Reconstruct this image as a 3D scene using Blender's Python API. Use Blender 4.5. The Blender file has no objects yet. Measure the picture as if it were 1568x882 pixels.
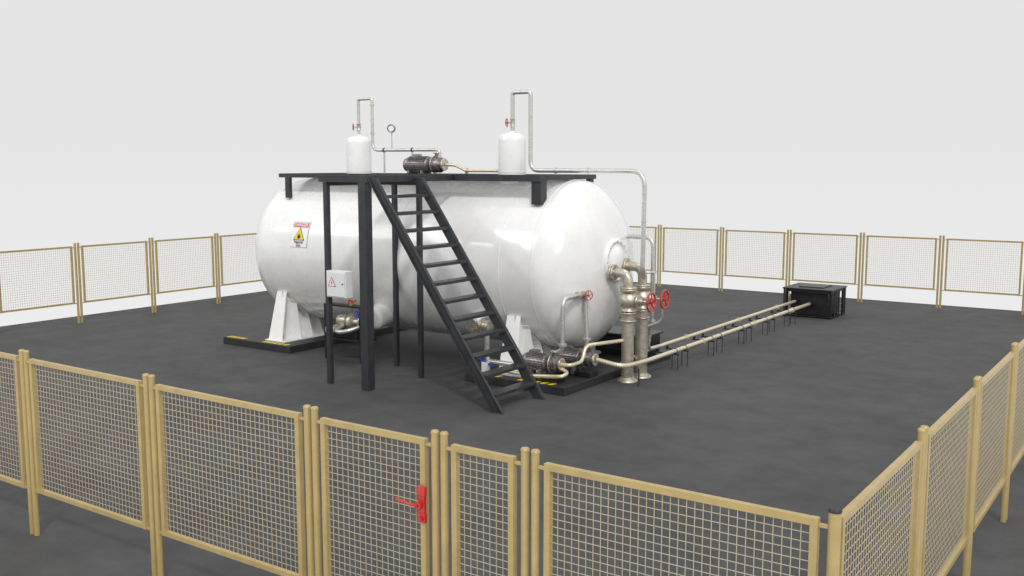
import bpy, math, random
from mathutils import Vector, Matrix
random.seed(4)
sc=bpy.context.scene
# ---------------------------------------------------------------- materials
def mat(name,col,rough=.5,metal=0.,var=.12,scale=6.,bump=0.,bscale=40.,coat=0.,rvar=.1,spec=.5,dirt=None,crough=.12):
    m=bpy.data.materials.new(name); m.use_nodes=True; nt=m.node_tree; N=nt.nodes; K=nt.links
    b=N["Principled BSDF"]; b.inputs["Metallic"].default_value=metal
    b.inputs["Coat Weight"].default_value=coat; b.inputs["Coat Roughness"].default_value=crough
    b.inputs["Specular IOR Level"].default_value=spec
    tc=N.new("ShaderNodeTexCoord"); n=N.new("ShaderNodeTexNoise"); n.inputs["Scale"].default_value=scale; n.inputs["Detail"].default_value=6; n.inputs["Roughness"].default_value=.62
    K.new(tc.outputs["Object"],n.inputs["Vector"])
    r=N.new("ShaderNodeValToRGB"); r.color_ramp.elements[0].position=.3; r.color_ramp.elements[1].position=.7
    a=[c*(1-var) for c in col]; c2=[min(1,c*(1+var)) for c in col]
    if dirt: a=dirt
    r.color_ramp.elements[0].color=(*a,1); r.color_ramp.elements[1].color=(*c2,1)
    K.new(n.outputs["Fac"],r.inputs["Fac"]); K.new(r.outputs["Color"],b.inputs["Base Color"])
    mr=N.new("ShaderNodeMapRange"); mr.inputs["From Min"].default_value=.3; mr.inputs["From Max"].default_value=.7
    mr.inputs["To Min"].default_value=max(.02,rough-rvar); mr.inputs["To Max"].default_value=min(1,rough+rvar)
    n2=N.new("ShaderNodeTexNoise"); n2.inputs["Scale"].default_value=bscale; n2.inputs["Detail"].default_value=5
    K.new(tc.outputs["Object"],n2.inputs["Vector"]); K.new(n2.outputs["Fac"],mr.inputs["Value"]); K.new(mr.outputs["Result"],b.inputs["Roughness"])
    if bump>0:
        bp=N.new("ShaderNodeBump"); bp.inputs["Strength"].default_value=bump; bp.inputs["Distance"].default_value=.02
        K.new(n2.outputs["Fac"],bp.inputs["Height"]); K.new(bp.outputs["Normal"],b.inputs["Normal"])
    return m
M={}
M['white']=mat('white_tank_paint',(.83,.83,.825),.25,var=.03,scale=1.8,bump=.10,bscale=3.5,coat=1.0,rvar=.10,dirt=(.76,.76,.745),crough=.07)
M['white2']=mat('white_painted_steel',(.82,.82,.81),.35,var=.04,bump=.05,bscale=12)
M['boxw']=mat('light_grey_enclosure',(.70,.71,.72),.4,var=.04)
M['steel']=mat('dark_painted_steel',(.036,.038,.043),.42,metal=.2,var=.25,bump=.05,bscale=60)
M['black']=mat('black_steel',(.014,.014,.015),.4,metal=.2,var=.3,bump=.05)
M['slab']=mat('black_slab_paint',(.022,.022,.023),.55,var=.3,bump=.1,bscale=30)
M['fence']=mat('tan_fence_paint',(.43,.325,.135),.38,metal=.15,var=.10,scale=7,bump=.04)
M['wire']=mat('galvanised_wire',(.50,.43,.29),.4,metal=.3,var=.08)
M['cap']=mat('black_post_cap',(.02,.02,.02),.5)
M['galv']=mat('galvanised_pipe',(.60,.60,.57),.33,metal=.7,var=.10,scale=9)
M['cream']=mat('cream_pipe',(.68,.60,.44),.3,metal=.45,var=.05,scale=8)
M['cast']=mat('cast_metal',(.54,.50,.41),.34,metal=.7,var=.22,scale=10,bump=.12,bscale=40)
M['motor']=mat('motor_housing',(.30,.275,.28),.28,metal=.75,var=.25,scale=12,bump=.1)
M['pumpc']=mat('pump_casing',(.24,.21,.21),.27,metal=.8,var=.35,scale=14,bump=.15)
M['red']=mat('red_paint',(.50,.02,.015),.35,var=.15,coat=.3)
M['blue']=mat('blue_paint',(.02,.05,.5),.35,var=.15)
M['brass']=mat('brass_fitting',(.45,.30,.12),.35,metal=.8)
M['yellow']=mat('yellow_paint',(.80,.60,.02),.5,var=.08,scale=20)
M['signw']=mat('sign_white',(.82,.82,.80),.45,var=.02)
M['signk']=mat('sign_black',(.012,.012,.012),.5,var=.1)
M['rubber']=mat('dark_rubber',(.03,.03,.03),.6)
# ground
def ground_mat():
    m=bpy.data.materials.new('dark_floor_coating'); m.use_nodes=True; N=m.node_tree.nodes; K=m.node_tree.links; b=N["Principled BSDF"]
    tc=N.new("ShaderNodeTexCoord")
    def noise(s,d=8,r=.6):
        n=N.new("ShaderNodeTexNoise"); n.inputs["Scale"].default_value=s; n.inputs["Detail"].default_value=d; n.inputs["Roughness"].default_value=r; K.new(tc.outputs["Object"],n.inputs["Vector"]); return n
    a=noise(.35); c=noise(1.6,9,.72); f=noise(60,3)
    mx=N.new("ShaderNodeMix"); mx.inputs[0].default_value=.6; K.new(a.outputs["Fac"],mx.inputs[2]); K.new(c.outputs["Fac"],mx.inputs[3])
    mx2=N.new("ShaderNodeMix"); mx2.inputs[0].default_value=.12; K.new(mx.outputs[0],mx2.inputs[2]); K.new(f.outputs["Fac"],mx2.inputs[3])
    r=N.new("ShaderNodeValToRGB"); r.color_ramp.elements[0].position=.40; r.color_ramp.elements[1].position=.62
    r.color_ramp.elements[0].color=(.048,.048,.049,1); r.color_ramp.elements[1].color=(.078,.078,.079,1)
    K.new(mx2.outputs[0],r.inputs["Fac"]); K.new(r.outputs["Color"],b.inputs["Base Color"])
    b.inputs["Roughness"].default_value=.78; b.inputs["Specular IOR Level"].default_value=.3
    bp=N.new("ShaderNodeBump"); bp.inputs["Strength"].default_value=.25; bp.inputs["Distance"].default_value=.01; K.new(f.outputs["Fac"],bp.inputs["Height"]); K.new(bp.outputs["Normal"],b.inputs["Normal"])
    return m
M['ground']=ground_mat()
# ---------------------------------------------------------------- builder
def frame(d):
    d=Vector(d).normalized(); a=Vector((0,0,1)) if abs(d.z)<.9 else Vector((1,0,0))
    s=d.cross(a).normalized(); return d,s,s.cross(d).normalized()
class B:
    def __init__(s): s.v=[];s.f=[];s.m=[];s.sm=[];s.ml=[]
    def mi(s,k):
        if k not in s.ml: s.ml.append(k)
        return s.ml.index(k)
    def add(s,vs,fs,k,smooth=False):
        o=len(s.v); s.v+= [tuple(v) for v in vs]; i=s.mi(k)
        for f in fs: s.f.append([o+j for j in f]); s.m.append(i); s.sm.append(smooth)
    def box(s,x0,x1,y0,y1,z0,z1,k):
        vs=[(x,y,z) for z in (z0,z1) for y in (y0,y1) for x in (x0,x1)]
        s.add(vs,[(0,2,3,1),(4,5,7,6),(0,1,5,4),(2,6,7,3),(0,4,6,2),(1,3,7,5)],k)
    def beam(s,p,q,w,h,k,up=(0,0,1)):
        p=Vector(p);q=Vector(q);d=(q-p).normalized(); sd=d.cross(Vector(up)).normalized(); u=sd.cross(d)
        vs=[e+sd*a*w/2+u*b*h/2 for e in (p,q) for b in (-1,1) for a in (-1,1)]
        s.add(vs,[(0,2,3,1),(4,5,7,6),(0,1,5,4),(2,6,7,3),(0,4,6,2),(1,3,7,5)],k)
    def rev(s,o,d,prof,k,n=24,smooth=True,closed=False):
        o=Vector(o); d,a,b=frame(d); vs=[]
        for t,r in prof:
            for i in range(n):
                w=2*math.pi*i/n; vs.append(o+d*t+(a*math.cos(w)+b*math.sin(w))*max(r,1e-4))
        fs=[]
        for j in range(len(prof)-1):
            for i in range(n):
                i2=(i+1)%n; fs.append((j*n+i,j*n+i2,(j+1)*n+i2,(j+1)*n+i))
        s.add(vs,fs,k,smooth)
        if not closed:
            s.add([vs[i] for i in range(n)],[tuple(range(n))[::-1]],k)
            s.add([vs[(len(prof)-1)*n+i] for i in range(n)],[tuple(range(n))],k)
    def cyl(s,p,q,r,k,n=20,r2=None,bev=0):
        p=Vector(p);q=Vector(q);L=(q-p).length; r2=r if r2 is None else r2
        if bev: pr=[(0,r-bev),(bev,r),(L-bev,r2),(L,r2-bev)]
        else: pr=[(0,r),(L,r2)]
        s.rev(p,q-p,pr,k,n,True)
    def tube(s,pts,r,k,fil=.15,n=12):
        P=[Vector(p) for p in pts]; path=[P[0]]
        for i in range(1,len(P)-1):
            fi=fil[i-1] if isinstance(fil,(list,tuple)) else fil
            a=(P[i-1]-P[i]);b=(P[i+1]-P[i]); ff=min(fi,a.length*.48,b.length*.48)
            a.normalize();b.normalize(); s0=P[i]+a*ff; s1=P[i]+b*ff
            for j in range(9):
                t=j/8; path.append(s0*(1-t)**2+P[i]*2*t*(1-t)+s1*t*t)
        path.append(P[-1]); vs=[];fs=[]; d=(path[1]-path[0]); _,a,b=frame(d)
        for i,p in enumerate(path):
            if i==0: t=path[1]-path[0]
            elif i==len(path)-1: t=path[-1]-path[-2]
            else: t=(path[i+1]-path[i-1])
            t.normalize(); a=(a-t*a.dot(t)).normalized(); b=t.cross(a)
            for j in range(n):
                w=2*math.pi*j/n; vs.append(p+(a*math.cos(w)+b*math.sin(w))*r)
        for i in range(len(path)-1):
            for j in range(n):
                j2=(j+1)%n; fs.append((i*n+j,i*n+j2,(i+1)*n+j2,(i+1)*n+j))
        s.add(vs,fs,k,True); s.add(vs[:n],[tuple(range(n))[::-1]],k); s.add(vs[-n:],[tuple(range(n))],k)
    def torus(s,c,ax,R,r,k,n=32,m=8):
        c=Vector(c); d,a,b=frame(ax); vs=[];fs=[]
        for i in range(n):
            w=2*math.pi*i/n; e=a*math.cos(w)+b*math.sin(w)
            for j in range(m):
                q=2*math.pi*j/m; vs.append(c+e*(R+r*math.cos(q))+d*r*math.sin(q))
        for i in range(n):
            for j in range(m):
                i2=(i+1)%n;j2=(j+1)%m; fs.append((i*m+j,i*m+j2,i2*m+j2,i2*m+j))
        s.add(vs,fs,k,True)
    def wheel(s,c,ax,R,k='red'):
        c=Vector(c); d,a,b=frame(ax); s.torus(c,ax,R,R*.11,k)
        s.cyl(c-d*R*.15,c+d*R*.15,R*.2,k,12)
        for i in range(5):
            w=2*math.pi*i/5+.3; e=a*math.cos(w)+b*math.sin(w); s.cyl(c,c+e*R,R*.07,k,8)
    def flange(s,c,ax,R,t,k,bolts=8):
        c=Vector(c); d,a,b=frame(ax); s.cyl(c-d*t/2,c+d*t/2,R,k,24,bev=t*.15)
        for i in range(bolts):
            w=2*math.pi*i/bolts; e=(a*math.cos(w)+b*math.sin(w))*R*.8; s.cyl(c+e-d*t*.9,c+e+d*t*.9,R*.09,k,6)
    def make(s,name,parent=None,bevel=0,loc=None):
        me=bpy.data.meshes.new(name); me.from_pydata(s.v,[],s.f); me.update()
        for k in s.ml: me.materials.append(M[k])
        for p,i,q in zip(me.polygons,s.m,s.sm): p.material_index=i; p.use_smooth=q
        ob=bpy.data.objects.new(name,me); sc.collection.objects.link(ob)
        if parent: ob.parent=parent
        if bevel:
            b=ob.modifiers.new("bevel","BEVEL"); b.width=bevel; b.segments=2; b.limit_method='ANGLE'; b.angle_limit=math.radians(50)
        return ob
def empty(name,loc=(0,0,0)):
    e=bpy.data.objects.new(name,None); e.location=(0,0,0); sc.collection.objects.link(e); return e
# ---------------------------------------------------------------- ground
b=B(); b.box(-22.4,1.1,-1.15,24.2,-.25,0,'ground'); b.make('ground')
# ---------------------------------------------------------------- fence
FT=1.93; FB=.49; T=.046; PS=2.13
def panel(w,name):
    b=B()
    b.box(0,T,-T/2,T/2,FB,FT,'fence'); b.box(w-T,w,-T/2,T/2,FB,FT,'fence')
    b.box(T,w-T,-T/2+.001,T/2-.001,FT-T,FT-.001,'fence'); b.box(T,w-T,-T/2+.001,T/2-.001,FB+.001,FB+T,'fence')
    for z in (FT-.03,FB+.02):
        b.box(-.075,0,-.012,.012,z-.02,z,'fence'); b.box(w,w+.075,-.012,.012,z-.02,z,'fence')
    s=.055; wd=.0021
    nx=int((w-2*T)/s); sx=(w-2*T)/nx
    for i in range(1,nx): x=T+i*sx; b.box(x-wd,x+wd,-wd*2,0,FB+T,FT-T,'wire')
    nz=int((FT-FB-2*T)/s); sz=(FT-FB-2*T)/nz
    for i in range(1,nz): z=FB+T+i*sz; b.box(T,w-T,0.0003,wd*2,z-wd,z+wd,'wire')
    me=b.make(name); d=me.data; bpy.data.objects.remove(me); return d
def fpost(double=True):
    b=B()
    for o in ((-.043,.043) if double else (0,)):
        r=.029 if double else .036
        b.cyl((o,0,0),(o,0,1.985),r,'fence',16); b.rev((o,0,1.985),(0,0,1),[(0,r+.003),(.012,r+.003),(.022,r-.004)],'fence' if double else 'cap',16)
    ob=b.make('p'); d=ob.data; bpy.data.objects.remove(ob); return d
pm=panel(PS-.25,'fence_panel_mesh'); pd=fpost(); p1=fpost(False)
fence=empty('mesh_fence'); cnt=[0]
def inst(d,name,loc,rz,par):
    o=bpy.data.objects.new(name,d); sc.collection.objects.link(o); o.location=loc; o.parent=par; cnt[0]+=1
    j=math.radians(random.uniform(-.12,.12)) if name=='panel' else 0
    o.rotation_euler=(j,0,rz); return o
XL=-21.3; YB=23.5
st=[0,-2.08,-2.878,-4.21,-6.338]; x=-6.338
while x>XL+.5: x-=PS; st.append(max(x,XL) if x-XL>-.3 else XL)
st[-1]=XL
def run(stations,conv,rz,skip=()):
    for i in range(len(stations)-1):
        a,c=stations[i],stations[i+1]; 
        if i in skip: continue
        m=.125; a2=a+(m if i>0 else .09); c2=c-(m if i<len(stations)-2 else .09)
        w=c2-a2
        d=pm if abs(w-(PS-.25))<.004 else panel(w,'fence_panel_mesh')
        inst(d,'panel',conv(a2),rz,fence)
    for s in stations[1:-1]: inst(pd,'post_pair',conv(s),rz,fence)
sf=sorted(st)
gi=[i for i in range(len(sf)-1) if abs(sf[i]+4.21)<.01][0]
run(sf,lambda s:(s,0,0),0,skip=(gi,))
run([PS*i for i in range(11)]+[YB],lambda s:(0,s,0),math.pi/2)
run([PS*i for i in range(11)]+[YB],lambda s:(XL,s,0),math.pi/2)
run([XL+PS*i for i in range(10)]+[0],lambda s:(s,YB,0),0)
for c in ((0,0,0),(XL,0,0),(0,YB,0),(XL,YB,0)): inst(p1,'corner_post',c,0,fence)
# gate
gate=empty('fence_gate'); gd=panel(4.21-2.878-.25,'gate_panel_mesh'); inst(gd,'gate_leaf',(-4.085,0,0),0,gate)
b=B(); gx=-3.026
b.box(gx-.03,gx+.045,-.055,-.025,1.50,1.575,'red'); b.box(gx-.02,gx+.04,-.055,-.025,1.37,1.5,'red'); b.box(gx-.03,gx+.045,-.055,-.025,1.30,1.37,'red')
b.cyl((gx,-.055,1.435),(gx,-.085,1.435),.03,'red',16)
b.tube([(gx,-.085,1.435),(gx-.05,-.10,1.44),(gx-.19,-.10,1.455)],.012,'red',.03,8)
b.cyl((gx+.01,-.05,1.33),(gx+.01,-.075,1.33),.02,'red',12)
b.make('latch_handle',gate,.004)
# ---------------------------------------------------------------- tank
TY,TZ,R=10.6,2.05,1.60; X0,X1,D=-15.08,-8.10,.82
tank=empty('storage_tank')
b=B()
def head(i):
    t=math.pi/2*i/20; return (math.sin(t)**.94, max(math.cos(t),0)**.94)
pr=[(X0-D*head(20-i)[0],R*head(20-i)[1]) for i in range(21)]
for i in range(1,24): pr.append((X0+(X1-X0)*i/24,R))
pr+=[(X1+D*head(i)[0],R*head(i)[1]) for i in range(21)]
b.rev((0,TY,TZ),(1,0,0),pr,'white',96,closed=True)
b.make('shell',tank)
b=B()
for x in (X0,-14.15,-13.0,-11.3,-8.8,X1): b.torus((x,TY,TZ),(1,0,0),R-.003,.010,'white',96,6)
b.make('weld_seams',tank)
b=B(); MZ=2.17 # manhole
b.rev((-7.42,TY,MZ),(1,0,0),[(0,.40),(.16,.40),(.18,.385),(.18,.34),(.165,.33),(.165,.27),(.20,.25),(.23,.12),(.235,.0)],'white2',48)
for i in range(16):
    w=2*math.pi*i/16; b.cyl((-7.26,TY+.365*math.cos(w),MZ+.365*math.sin(w)),(-7.225,TY+.365*math.cos(w),MZ+.365*math.sin(w)),.014,'galv',6)
b.make('manhole',tank)
def dome(x):
    b=B(); z0=3.55
    b.rev((x,TY,z0),(0,0,1),[(0,.275),(.83,.275),(.89,.268),(.94,.245),(.975,.20),(.992,.13),(.995,.0)],'white',40)
    b.torus((x,TY,3.78),(0,0,1),.276,.008,'white',40)
    b.cyl((x,TY,4.53),(x,TY,4.58),.055,'white2')
    return b
dome(-13.68).make('vapour_dome_1',tank); dome(-9.6).make('vapour_dome_2',tank)
b=B(); b.rev((-11.95,9.75,1.00),(0,-.97,-.20),[(0,.24),(.62,.24),(.67,.23),(.70,.15),(.70,0)],'white',32); b.make('sump_nozzle',tank)
b=B(); b.cyl((-9.45,9.5,1.1),(-9.45,9.05,1.0),.10,'white2'); b.flange((-9.45,9.04,1.0),(0,-1,-.2),.15,.04,'galv'); b.make('side_nozzle',tank)
# saddles
def saddle(xc):
    b=B(); n=20; th=.03
    ya,yb=8.95,12.25
    top=[]
    for i in range(n+1):
        y=ya+.22+(yb-ya-.44)*i/n; dy=y-TY; z=TZ-math.sqrt(max(0,(R+.005)**2-dy*dy)) if abs(dy)<R else TZ
        top.append((y,min(z,1.22)))
    vs=[];fs=[]
    for s in (-1,1):
        for (y,z) in top: vs.append((xc+s*th/2,y,.15)); vs.append((xc+s*th/2,y,z))
    k=2*(n+1)
    for i in range(n):
        a=2*i; fs+=[(a,a+1,a+3,a+2),(k+a,k+a+2,k+a+3,k+a+1),(a+1,k+a+1,k+a+3,a+3)]
    b.add(vs,fs,'white2')
    for (y0,y1,sg) in ((ya,ya+.26,1),(yb,yb-.26,-1)):
        P=[(xc-.23,y0,.17),(xc+.19,y0,.17),(xc+.08,y1,1.20),(xc-.20,y1,1.20)]
        Q=[(p[0],p[1]+.03*sg,p[2]) for p in P]
        b.add(P+Q,[(0,1,2,3),(4,7,6,5),(0,4,5,1),(1,5,6,2),(2,6,7,3),(3,7,4,0)],'white2')
    for i in range(8):
        y=ya+.48+i*(yb-ya-.96)/7; dy=y-TY; z=TZ-math.sqrt((R+.005)**2-dy*dy)-.005
        for s in (-1,1):
            P=[(xc+s*th/2,y-.010,.172),(xc+s*.30,y-.010,.172),(xc+s*.15,y-.010,z),(xc+s*th/2,y-.010,z)]
            Q=[(p[0],p[1]+.02,p[2]) for p in P]
            b.add(P+Q,[(0,1,2,3),(4,7,6,5),(0,4,5,1),(1,5,6,2),(2,6,7,3),(3,7,4,0)],'white2')
    b.box(xc-.31,xc+.31,ya-.03,yb+.03,.15,.17,'white2')
    vs=[];fs=[]; m=28
    for i in range(m+1):
        w=-math.pi/2+math.radians(-50+100*i/m)
        for rr in (R+.004,R+.018):
            for xx in (xc-.16,xc+.16): vs.append((xx,TY+rr*math.cos(w),TZ+rr*math.sin(w)))
    for i in range(m):
        a=4*i; fs+=[(a+2,a+3,a+7,a+6),(a,a+2,a+6,a+4),(a+1,a+5,a+7,a+3)]
    fs+=[(0,1,3,2),(4*m,4*m+2,4*m+3,4*m+1)]
    b.add(vs,fs,'white2')
    return b
saddle(-14.66).make('saddle_1',tank); saddle(-8.54).make('saddle_2',tank)
# sign on tank
def cylmap(u,v,off,xc=-13.95,zc=2.48):
    a0=math.asin((zc-TZ)/R); a=a0+v/R
    rr=R+off; return (xc+u,TY-rr*math.cos(a),TZ+rr*math.sin(a))
def patch(b,poly,off,k,sub=1):
    b.add([cylmap(u,v,off) for u,v in poly],[tuple(range(len(poly)))],k)
def strip(b,u0,u1,v0,v1,off,k,n=8):
    vs=[];fs=[]
    for i in range(n+1):
        v=v0+(v1-v0)*i/n; vs+=[cylmap(u0,v,off),cylmap(u1,v,off)]
    for i in range(n): fs.append((2*i,2*i+1,2*i+3,2*i+2))
    b.add(vs,fs,k)
sign=empty('danger_sign'); b=B()
strip(b,-.25,.25,-.275,.275,.006,'signk'); strip(b,-.245,.245,-.27,.27,.009,'signw'); strip(b,-.225,.225,.15,.25,.012,'red')
def tri(b,s,cv,off,k):
    A=(0,cv+s); Bq=(-s*.95,cv-s*.62); C=(s*.95,cv-s*.62); n=6; vs=[]; fs=[]
    for i in range(n+1):
        t=i/n; vs+=[cylmap(A[0]+(Bq[0]-A[0])*t,A[1]+(Bq[1]-A[1])*t,off),cylmap(A[0]+(C[0]-A[0])*t,A[1]+(C[1]-A[1])*t,off)]
    for i in range(n): fs.append((2*i,2*i+2,2*i+3,2*i+1))
    b.add(vs,fs,k)
tri(b,.175,-.02,.012,'signk'); tri(b,.150,-.022,.015,'yellow')
fl=[(0,.085),(-.022,.05),(-.018,.02),(-.045,.035),(-.055,-.01),(-.04,-.05),(0,-.062),(.04,-.05),(.055,-.01),(.045,.03),(.02,.01),(.015,.05)]
patch(b,[(u*.85,v*.85-.045) for u,v in fl],.018,'signk')
b.make('plate',sign)
def text(body,size,u,v,off,k,par):
    cu=bpy.data.curves.new('t','FONT'); cu.body=body; cu.size=size; cu.align_x='CENTER'; cu.align_y='CENTER'; cu.offset=size*.02
    o=bpy.data.objects.new('t',cu); sc.collection.objects.link(o); bpy.context.view_layer.update()
    me=bpy.data.meshes.new_from_object(o.evaluated_get(bpy.context.evaluated_depsgraph_get()))
    for vt in me.vertices: vt.co=cylmap(u+vt.co.x,v+vt.co.y,off)
    me.materials.clear(); me.materials.append(M[k]); bpy.data.objects.remove(o)
    ob=bpy.data.objects.new('lettering',me); sc.collection.objects.link(ob); ob.parent=par
text('DANGER',.10,0,.20,.016,'signw',sign); text('Natural',.085,0,-.165,.013,'signk',sign); text('Gas',.085,0,-.232,.013,'signk',sign)
# ---------------------------------------------------------------- slabs
def slab(x0,x1,stripes):
    e=empty('equipment_base_slab'); b=B(); b.box(x0,x1,8.67,12.8,0,.15,'slab'); b.make('slab_body',e,.012)
    b=B()
    for (a,c) in stripes:
        n=5; w=(c-a)/n
        for i in range(n):
            u=a+i*w; b.add([(u,8.71,.154),(u+w*.62,8.71,.154),(u+w*.85,8.85,.154),(u+w*.23,8.85,.154)],[(0,1,2,3)],'yellow')
    b.make('hazard_stripes',e)
slab(-16.05,-13.93,[(-15.98,-15.42),(-14.85,-14.05)]); slab(-9.3,-7.17,[(-9.2,-8.55),(-8.2,-7.4)])
# ---------------------------------------------------------------- platform + stair
plat=empty('steel_access_platform'); b=B()
DZ=3.72
def deck(x0,x1,y0,y1,fh,holes=()):
    b.box(x0+.004,x1-.004,y0+.004,y0+.05,DZ-fh,DZ+.022,'steel'); b.box(x0+.004,x1-.004,y1-.05,y1-.004,DZ-fh,DZ+.022,'steel')
    b.box(x0+.004,x0+.05,y0+.052,y1-.052,DZ-fh,DZ+.022,'steel'); b.box(x1-.05,x1-.004,y0+.052,y1-.052,DZ-fh,DZ+.022,'steel')
    n=int((x1-x0-.1)/.06); s=(x1-x0-.1)/n
    for i in range(1,n):
        x=x0+.05+i*s
        segs=[(y0+.051,y1-.051)]
        for h in holes:
            if abs(x-h)<.27: w_=math.sqrt(.27**2-(x-h)**2)+.02; segs=[(y0+.051,TY-w_),(TY+w_,y1-.051)]
        for (p,q) in segs: b.box(x-.008,x+.008,p,q,DZ-.02,DZ+.018,'steel')
    m=int((y1-y0)/.25)
    for j in range(1,m):
        y=y0+(y1-y0)*j/m
        segs=[(x0+.051,x1-.051)]
        for h in holes:
            if abs(y-TY)<.28: p,q=segs.pop(); segs+=[(p,h-.29),(h+.29,q)]
        for (p,q) in segs: b.box(p,q,y-.004,y+.004,DZ+.005,DZ+.0195,'steel')
deck(-14.95,-8.15,9.42,11.38,.065,(-13.68,-9.6))
deck(-11.30,-10.12,7.04,9.415,.09)
b.box(-10.1,-8.15,9.38,9.415,DZ-.09,DZ+.03,'steel')
b.box(-14.75,-14.62,9.42,9.50,3.22,DZ-.066,'steel'); b.box(-8.36,-8.16,9.42,9.62,3.22,DZ-.066,'steel')
b.box(-14.75,-14.62,11.28,11.36,3.35,DZ-.066,'steel'); b.box(-8.30,-8.20,11.24,11.36,3.4,DZ-.066,'steel')
b.box(-12.5,-11.1,10.4,10.8,DZ+.0225,DZ+.03,'steel')
b.make('deck',plat)
b=B()
for (x,y,w) in ((-11.19,7.13,.09),(-10.27,7.13,.17),(-11.25,9.0,.085),(-10.16,8.44,.085)):
    b.box(x-w/2,x+w/2,y-w/2,y+w/2,0.0,DZ-.095,'steel')
b.box(-11.25,-10.1,8.41,8.47,DZ-.16,DZ-.095,'steel'); b.box(-11.28,-11.22,7.2,9.4,DZ-.16,DZ-.095,'steel')
b.make('columns',plat,.005)
stair=empty('steel_staircase'); b=B()
xt,zt,xb=-10.14,3.70,-7.46
def stringer(y):
    nrm=Vector((zt,0,xb-xt)).normalized()
    P=[(xt,zt),(xt+.19,zt),(xb+.13,0),(xb-.08,0)]
    for (ya,yb_) in ((y-.012,y+.012),):
        vs=[(p[0],ya,p[1]) for p in P]+[(p[0],yb_,p[1]) for p in P]
        b.add(vs,[(0,1,2,3),(4,7,6,5),(0,4,5,1),(1,5,6,2),(2,6,7,3),(3,7,4,0)],'steel')
    s=1 if y<7.7 else -1
    b.beam((xt+.19,y-s*.035,zt),(xb+.13,y-s*.035,0.01),.045,.012,'steel',up=nrm)
    b.beam((xt+.01,y-s*.035,zt-.01),(xb-.08,y-s*.035,0.01),.045,.012,'steel',up=nrm)
stringer(7.11); stringer(8.27)
N_=12
for i in range(1,N_+1):
    t=i/(N_+1); z=zt*(1-t); x=xt+(xb-xt)*t+.06
    b.box(x-.10,x+.12,7.124,8.256,z-.028,z,'steel'); b.box(x+.105,x+.12,7.124,8.256,z-.05,z-.0285,'steel')
b.make('stair_flight',stair,.003)
# ---------------------------------------------------------------- pumps
def pump(o,d,L,r,name,par=None,mk='motor',pk='pumpc'):
    b=B(); o=Vector(o); d,a,c=frame(d)
    if c.z<0: a,c=-a,-c
    Lm=L*.62
    b.rev(o,d,[(0,r*.55),(.02,r*.8),(L*.10,r*.92),(L*.11,r*.84),(Lm-L*.04,r*.84),(Lm-L*.03,r*.95),(Lm,r*.95),(Lm+.03,r*.5)],mk,28)
    for i in range(26):
        w=2*math.pi*i/26; e=a*math.cos(w)+c*math.sin(w); 
        b.beam(o+d*L*.12+e*r*.92,o+d*(Lm-L*.05)+e*r*.92,.008,r*.2,mk,up=e)
    b.rev(o+d*(Lm+.02),d,[(0,r*.45),(L*.09,r*.45),(L*.10,r*.9),(L*.24,r*.95),(L*.27,r*.6),(L*.34,r*.55)],pk,28)
    b.flange(o+d*(Lm+L*.12),d,r*1.02,.02,'cast')
    b.flange(o+d*(L*.98),d,r*.72,.025,'cast')
    q=o+d*Lm*.45+c*r*1.0; b.beam(q-d*.08,q+d*.08,.13,.09,mk,up=c)
    for t in (.16,.5):
        for s in (-1,1): q=o+d*L*t+a*s*r*.6-c*r*.95; b.beam(q-c*.05-d*.03,q-c*.05+d*.03,.09,.18*r/.17,mk,up=c)
    q=o+d*(Lm+L*.18); b.cyl(q,q+c*r*1.35,r*.3,pk,16); b.flange(q+c*r*1.35,c,r*.5,.02,'cast',6)
    return b
pg=empty('transfer_pump'); pump((-8.22,9.0,.47),(1,0,0),.80,.16,'').make('pump_set',pg,.002)
b=B(); b.box(-8.2,-7.45,8.86,9.14,.155,.24,'black'); b.make('bedplate',pg,.004)
pg=empty('transfer_pump'); pump((-7.98,9.72,.47),(1,0,0),.82,.16,'').make('pump_set',pg,.002)
b=B(); b.box(-7.95,-7.2,9.58,9.86,.155,.24,'black'); b.make('bedplate',pg,.004)
pg=empty('transfer_pump'); pump((-12.32,10.6,3.93),(1,0,0),1.05,.175,'').make('pump_set',pg,.002)
sk=empty('metering_pump_skid'); b=B()
b.box(-12.98,-11.95,8.75,8.95,1.10,1.14,'black')
for x in (-12.96,-11.99):
    for y in (8.77,8.93): b.box(x-.02,x+.02,y-.02,y+.02,0,1.10,'black')
b.box(-12.98,-11.95,8.75,9.2,.42,.45,'black')
b.make('stand',sk,.003)
b=B(); b.rev((-12.8,9.0,.78),(1,0,0),[(0,.08),(.02,.12),(.25,.13),(.27,.06),(.32,.06),(.34,.17),(.42,.17),(.44,.08),(.6,.08)],'cast',24)
b.flange((-12.18,9.0,.78),(1,0,0),.13,.03,'cast'); b.cyl((-12.42,9.0,.8),(-12.42,8.98,1.08),.045,'cast'); b.tube([(-12.6,8.95,.7),(-12.6,8.65,.6),(-12.3,8.65,.62),(-12.15,8.9,.7)],.045,'galv')
b.cyl((-12.75,8.9,.62),(-12.75,8.68,.62),.09,'cast'); b.flange((-12.75,8.68,.62),(0,1,0),.12,.03,'galv')
b.box(-12.9,-12.2,8.9,9.1,.45,.60,'black')
b.make('pump_body',sk,.003)
b=B(); b.tube([(-12.4,8.88,1.15),(-12.4,8.88,1.24),(-12.15,8.8,1.24)],.018,'red'); b.wheel((-12.0,8.70,1.0),(.4,-1,0),.07,'blue'); b.cyl((-12.3,8.85,1.14),(-12.3,8.85,1.22),.05,'brass'); b.make('levers',sk)
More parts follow.
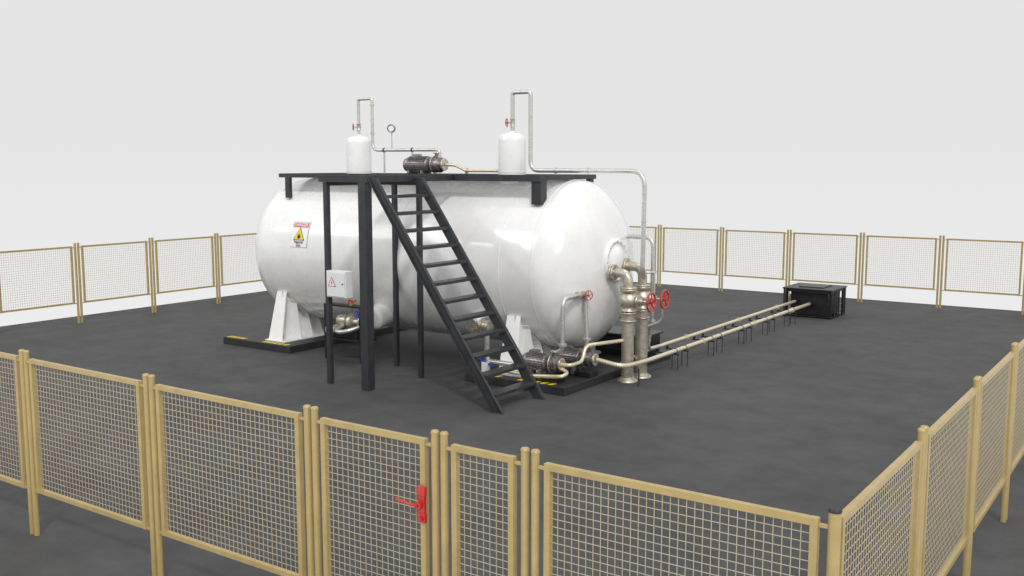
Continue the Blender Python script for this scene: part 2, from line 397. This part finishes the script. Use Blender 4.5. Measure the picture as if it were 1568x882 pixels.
# electrical enclosure
eb=empty('electrical_enclosure'); b=B()
b.box(-11.13,-10.66,7.02,7.20,1.60,2.07,'boxw'); b.box(-11.11,-10.68,7.005,7.018,1.62,2.05,'boxw'); b.make('cabinet',eb,.012)
b=B(); b.box(-11.20,-11.12,7.06,7.20,1.7,1.74,'steel'); b.box(-11.20,-11.12,7.06,7.20,1.95,1.99,'steel'); b.cyl((-10.72,6.99,1.85),(-10.72,7.005,1.85),.012,'black')
b.make('brackets',eb)
b=B(); 
def ftri(s,cx_,cz_,y,k): b.add([(cx_,y,cz_+s),(cx_-s*.9,y,cz_-s*.6),(cx_+s*.9,y,cz_-s*.6)],[(0,1,2)],k)
ftri(.11,-10.98,1.86,7.002,'red'); ftri(.085,-10.98,1.857,6.999,'signw')
b.add([(-10.975,6.996,1.91),(-11.0,6.996,1.85),(-10.985,6.996,1.85),(-10.99,6.996,1.815),(-10.955,6.996,1.865),(-10.972,6.996,1.865)],[(0,1,2,3,4,5)],'red'); b.make('warning_triangle',eb)
# ---------------------------------------------------------------- top piping
tp=empty('vapour_pipework'); b=B(); r=.035
def valve_small(p,ax,R_=.07):
    p=Vector(p); b.rev(p-Vector((0,0,.07)),(0,0,1),[(0,.05),(.02,.05),(.03,.035),(.07,.06),(.11,.035),(.12,.05),(.14,.05)],'cast',16)
    d=Vector(ax).normalized(); b.cyl(p,p+d*.11,.015,'cast',8); b.wheel(p+d*.12,ax,R_,'red')
b.tube([(-13.67,TY,4.55),(-13.67,TY,5.34),(-13.27,TY,5.34),(-13.27,TY,4.24),(-11.42,TY,4.235),(-11.42,TY,3.95)],r,'galv',[.06,.06,.16,.08])
valve_small((-13.67,TY,4.74),(-.6,-.8,0))
for x in (-12.94,-12.15): b.cyl((x,TY,DZ+.02),(x,TY,4.2),.02,'galv',10); b.torus((x,TY,4.235),(1,0,0),.045,.01,'black',16,6)
for p in ((-13.27,TY,4.6),(-11.42,TY,4.08),(-13.27,TY,5.2)): b.cyl((p[0],p[1],p[2]-.015),(p[0],p[1],p[2]+.015),.05,'galv')
b.cyl((-12.72,TY,4.25),(-12.72,TY,4.6),.014,'galv',8); b.cyl((-12.68,10.54,4.69),(-12.74,10.63,4.69),.085,'motor',24); b.torus((-12.678,10.537,4.69),(.55,-.83,0),.078,.012,'motor',24); b.cyl((-12.672,10.528,4.69),(-12.676,10.534,4.69),.06,'signw',20)
b.tube([(-11.25,TY,3.93),(-11.0,TY,3.92),(-10.75,TY,3.81),(-9.85,TY,3.81)],.03,'cream',.1)
b.flange((-10.72,TY,3.81),(1,0,0),.06,.03,'cast',4)
b.tube([(-9.59,TY,4.5),(-9.59,TY,5.32),(-9.17,TY,5.32),(-9.17,TY,3.82),(-6.70,TY,3.82),(-6.72,TY,2.0),(-6.80,10.84,1.86)],.042,'galv',[.07,.07,.2,.3,.1])
valve_small((-9.59,TY,4.74),(-.6,-.8,0),.075)
for x in (-8.6,-7.9): b.cyl((x,TY,3.82),(x+.03,TY,3.82),.056,'galv')
b.cyl((-8.6,TY,DZ+.02),(-8.6,TY,3.8),.015,'galv'); b.cyl((-6.705,TY,2.9),(-6.705,TY,2.93),.056,'galv')
b.make('pipes',tp)
# ---------------------------------------------------------------- manifold
mf=empty('outlet_valve_manifold')
for i,(y,z) in enumerate(((10.36,1.98),(10.84,2.06))):
    b=B(); X=-6.87+.03*i; k='cast'
    b.flange((-7.20,y,z),(1,0,0),.15,.03,k); b.flange((-7.16,y,z),(1,0,0),.15,.03,k)
    b.tube([(-7.24,y,z),(X,y,z),(X,y,1.60)],.085,k,.2,16)
    b.flange((X,y,1.72),(0,0,1),.15,.03,k); b.flange((X,y,1.685),(0,0,1),.15,.03,k)
    b.rev((X,y,1.30),(0,0,1),[(0,.15),(.03,.15),(.04,.10),(.10,.17),(.19,.19),(.28,.17),(.34,.10),(.35,.15),(.37,.15)],k,24)
    b.cyl((X,y,1.49),(X+.30,y,1.49),.06,k); b.flange((X+.2,y,1.49),(1,0,0),.11,.03,k,6); b.cyl((X+.3,y,1.49),(X+.48,y,1.49),.022,'galv',10)
    b.flange((X,y,1.26),(0,0,1),.15,.03,k)
    b.cyl((X,y,.05),(X,y,1.26),.115,k,24); b.flange((X,y,1.12),(0,0,1),.15,.03,k)
    b.rev((X,y,0),(0,0,1),[(0,.19),(.03,.19),(.035,.16),(.06,.14),(.08,.115)],k,28)
    b.wheel((X+.46,y,1.49),(1,0,0),.165,'red')
    b.make('valve_column_%d'%(i+1),mf)
b=B()
b.tube([(-7.5,11.25,2.58),(-6.84,11.25,2.58),(-6.84,11.25,1.0),(-6.98,11.35,.42),(-7.0,11.9,.40)],.04,'galv',.18)
b.tube([(-6.85,10.84,1.95),(-6.7,11.05,1.95),(-6.7,11.05,1.5),(-6.84,11.2,1.3)],.02,'galv',.06)
b.tube([(-6.5,10.95,1.46),(-6.62,11.2,1.42),(-6.62,11.25,1.02),(-6.9,11.1,.9)],.025,'galv',.12)
b.cyl((-6.84,11.25,1.9),(-6.84,11.25,1.94),.07,'galv'); b.cyl((-6.84,11.25,.98),(-6.84,11.25,1.02),.07,'galv')
b.make('branch_pipes',mf)
dl=empty('pump_discharge_pipework'); b=B()
b.tube([(-7.62,9.0,.65),(-7.42,9.0,.72),(-7.42,9.0,1.62),(-7.42,9.75,1.64),(-7.36,9.74,.68)],.04,'galv',.16)
b.cyl((-7.42,9.0,.80),(-7.42,9.0,.84),.075,'galv'); b.cyl((-7.36,9.74,.8),(-7.36,9.74,.84),.075,'galv'); b.cyl((-7.42,9.5,1.63),(-7.42,9.54,1.63),.07,'galv')
b.rev((-7.42,9.6,1.63),(0,1,0),[(0,.06),(.03,.05),(.08,.07),(.13,.05),(.16,.06)],'cast',16); b.cyl((-7.42,9.68,1.63),(-7.27,9.62,1.63),.015,'cast'); b.wheel((-7.27,9.62,1.63),(1,-.4,0),.085,'red')
b.tube([(-7.46,9.0,.40),(-7.3,9.0,.34),(-7.3,8.80,.30),(-8.0,8.80,.24),(-8.55,8.9,.24)],.034,'cream',.1)
b.tube([(-7.46,9.0,.47),(-7.26,9.0,.47),(-7.26,9.4,.47),(-7.28,9.55,.74),(-7.1,9.8,.76),(-6.92,10.28,.76)],.034,'cream',.12)
b.make('loop',dl)
sp=empty('suction_valve_set'); b=B()
b.cyl((-9.12,9.0,1.0),(-8.98,9.0,1.0),.11,'cast'); b.flange((-9.13,9.0,1.0),(1,0,0),.15,.03,'cast'); b.tube([(-9.05,9.0,.95),(-9.05,9.0,.35),(-8.4,9.0,.35)],.05,'galv',.1)
b.cyl((-9.05,9.0,.15),(-9.05,9.0,.35),.06,'cast'); b.wheel((-9.2,8.80,.95),(0,-1,.1),.07,'brass'); b.cyl((-9.2,8.80,.95),(-9.12,9.0,1.0),.012,'brass')
b.tube([(-9.3,8.85,.42),(-9.1,8.85,.40),(-8.8,8.85,.30)],.02,'blue',.08); b.cyl((-8.98,8.86,.15),(-8.98,8.86,.36),.08,'white2')
b.make('valves',sp)
# ---------------------------------------------------------------- pipeline
pl=empty('supply_pipeline'); b=B()
b.tube([(-7.14,9.72,.47),(-6.62,9.72,.40),(-6.62,10.6,.36),(-6.62,19.9,.36)],.042,'cream',.3)
b.tube([(-7.0,11.5,.40),(-7.0,19.9,.40)],.038,'cream',.1)
b.tube([(-6.98,10.2,.3),(-7.0,11.4,.40),(-7.0,11.8,.40)],.03,'cream',.2)
for y in (13.1,15.9,18.4): b.cyl((-6.62,y,.36),(-6.62,y+.04,.36),.065,'cream'); b.cyl((-7.0,y,.40),(-7.0,y+.04,.40),.06,'cream')
b.make('pipes',pl)
b=B()
for yc in (12.05,13.76,15.4,16.85,18.3):
    for y in (yc-.22,yc+.22):
        b.box(-7.04,-6.54,y-.010,y+.010,.285,.31,'steel')
        for x in (-6.68,-6.56): b.cyl((x,y,0),(x,y,.285),.010,'steel',8)
        b.torus((-6.62,y,.36),(0,1,0),.046,.006,'steel',16,6)
        b.box(-7.02,-6.98,y-.009,y+.009,.31,.36,'steel')
b.cyl((-6.5,10.1,0),(-6.5,10.1,.32),.014,'steel',8)
b.make('supports',pl)
# ---------------------------------------------------------------- far pit box
bx=empty('valve_pit_box'); b=B()
b.box(-7.32,-6.02,19.68,20.95,.72,.755,'black'); b.box(-7.15,-6.18,19.85,20.75,.06,.70,'black')
b.box(-7.28,-6.05,19.75,20.9,.02,.05,'black'); b.box(-7.26,-6.07,19.76,20.86,.65,.718,'steel')
for x in (-7.24,-6.09):
    for y in (19.80,20.82): b.box(x-.03,x+.03,y-.03,y+.03,0,.65,'black')
for y in (19.95,20.3,20.65): b.cyl((-6.03,y,.02),(-6.03,y,.72),.018,'steel',8)
b.box(-7.0,-6.35,20.0,20.7,.755,.78,'steel'); b.box(-6.175,-6.155,20.0,20.6,.15,.55,'steel')
b.cyl((-6.62,19.72,.36),(-6.62,19.86,.36),.075,'black'); b.cyl((-7.0,19.72,.40),(-7.0,19.86,.40),.07,'black')
for z in (.15,.30,.45): b.box(-6.18,-6.05,19.9,20.75,z,z+.015,'steel')
b.box(-7.30,-7.26,19.70,19.74,.0,.72,'steel'); b.box(-6.08,-6.04,20.88,20.92,.0,.72,'steel')
b.make('frame_and_lid',bx,.004)
cb=empty('control_cabinet'); b=B(); b.box(-8.35,-7.25,11.75,12.45,.2,.56,'black'); b.box(-8.40,-7.20,11.70,12.5,.561,.60,'steel'); b.box(-8.3,-7.3,11.8,12.4,.15,.2,'steel')
for z in (.27,.34,.41,.48): b.box(-8.25,-7.35,11.735,11.75,z,z+.03,'steel')
b.make('cabinet_body',cb,.006)
# ---------------------------------------------------------------- world: light-grey studio sky with two soft bright areas high up / behind
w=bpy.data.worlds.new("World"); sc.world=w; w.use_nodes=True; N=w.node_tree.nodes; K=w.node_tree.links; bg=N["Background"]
tc=N.new("ShaderNodeTexCoord"); sx=N.new("ShaderNodeSeparateXYZ"); K.new(tc.outputs["Generated"],sx.inputs[0])
rp=N.new("ShaderNodeValToRGB"); mr=N.new("ShaderNodeMapRange"); mr.inputs["From Min"].default_value=-.25; mr.inputs["From Max"].default_value=.02
K.new(sx.outputs["Z"],mr.inputs["Value"]); K.new(mr.outputs["Result"],rp.inputs["Fac"])
rp.color_ramp.elements[0].color=(.88,.88,.88,1); rp.color_ramp.elements[1].color=(.785,.785,.785,1); K.new(rp.outputs["Color"],bg.inputs["Color"])
def dot(v):
    n=N.new("ShaderNodeVectorMath"); n.operation='DOT_PRODUCT'; K.new(tc.outputs["Generated"],n.inputs[0]); n.inputs[1].default_value=v; return n.outputs["Value"]
def mth(op,a,bv):
    n=N.new("ShaderNodeMath"); n.operation=op
    for i,q in enumerate((a,bv)):
        if q is None: continue
        if isinstance(q,(int,float)): n.inputs[i].default_value=q
        else: K.new(q,n.inputs[i])
    return n.outputs[0]
def sst(v,a,c):
    n=N.new("ShaderNodeMapRange"); n.interpolation_type='SMOOTHSTEP'; n.inputs["From Min"].default_value=a; n.inputs["From Max"].default_value=c; K.new(v,n.inputs["Value"]); return n.outputs["Result"]
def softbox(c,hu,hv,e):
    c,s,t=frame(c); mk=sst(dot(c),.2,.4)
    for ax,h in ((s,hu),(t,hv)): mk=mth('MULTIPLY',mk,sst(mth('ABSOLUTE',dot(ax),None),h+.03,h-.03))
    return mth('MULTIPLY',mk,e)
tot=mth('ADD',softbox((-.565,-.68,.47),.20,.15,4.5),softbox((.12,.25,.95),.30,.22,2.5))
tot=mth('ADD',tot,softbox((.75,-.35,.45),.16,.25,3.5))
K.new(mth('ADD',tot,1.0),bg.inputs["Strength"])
sl=bpy.data.lights.new("sun","SUN"); sl.energy=1.35; sl.angle=math.radians(6); sl.color=(1,.985,.96)
so=bpy.data.objects.new("sun_lamp",sl); sc.collection.objects.link(so)
dv=Vector((-.5,.55,-.67)); so.rotation_euler=dv.to_track_quat('-Z','Y').to_euler(); so.location=(5,-5,12)
cd=bpy.data.cameras.new("camera"); cd.lens=35; cd.sensor_width=36; cd.clip_end=500; cd.clip_start=.05
co=bpy.data.objects.new("camera",cd); sc.collection.objects.link(co); co.location=(1.6045,-5.5166,3.9429); co.rotation_euler=(math.pi/2-.1239,0,.6077); sc.camera=co
sc.view_settings.view_transform='Standard'; sc.view_settings.look='None'; sc.view_settings.exposure=0
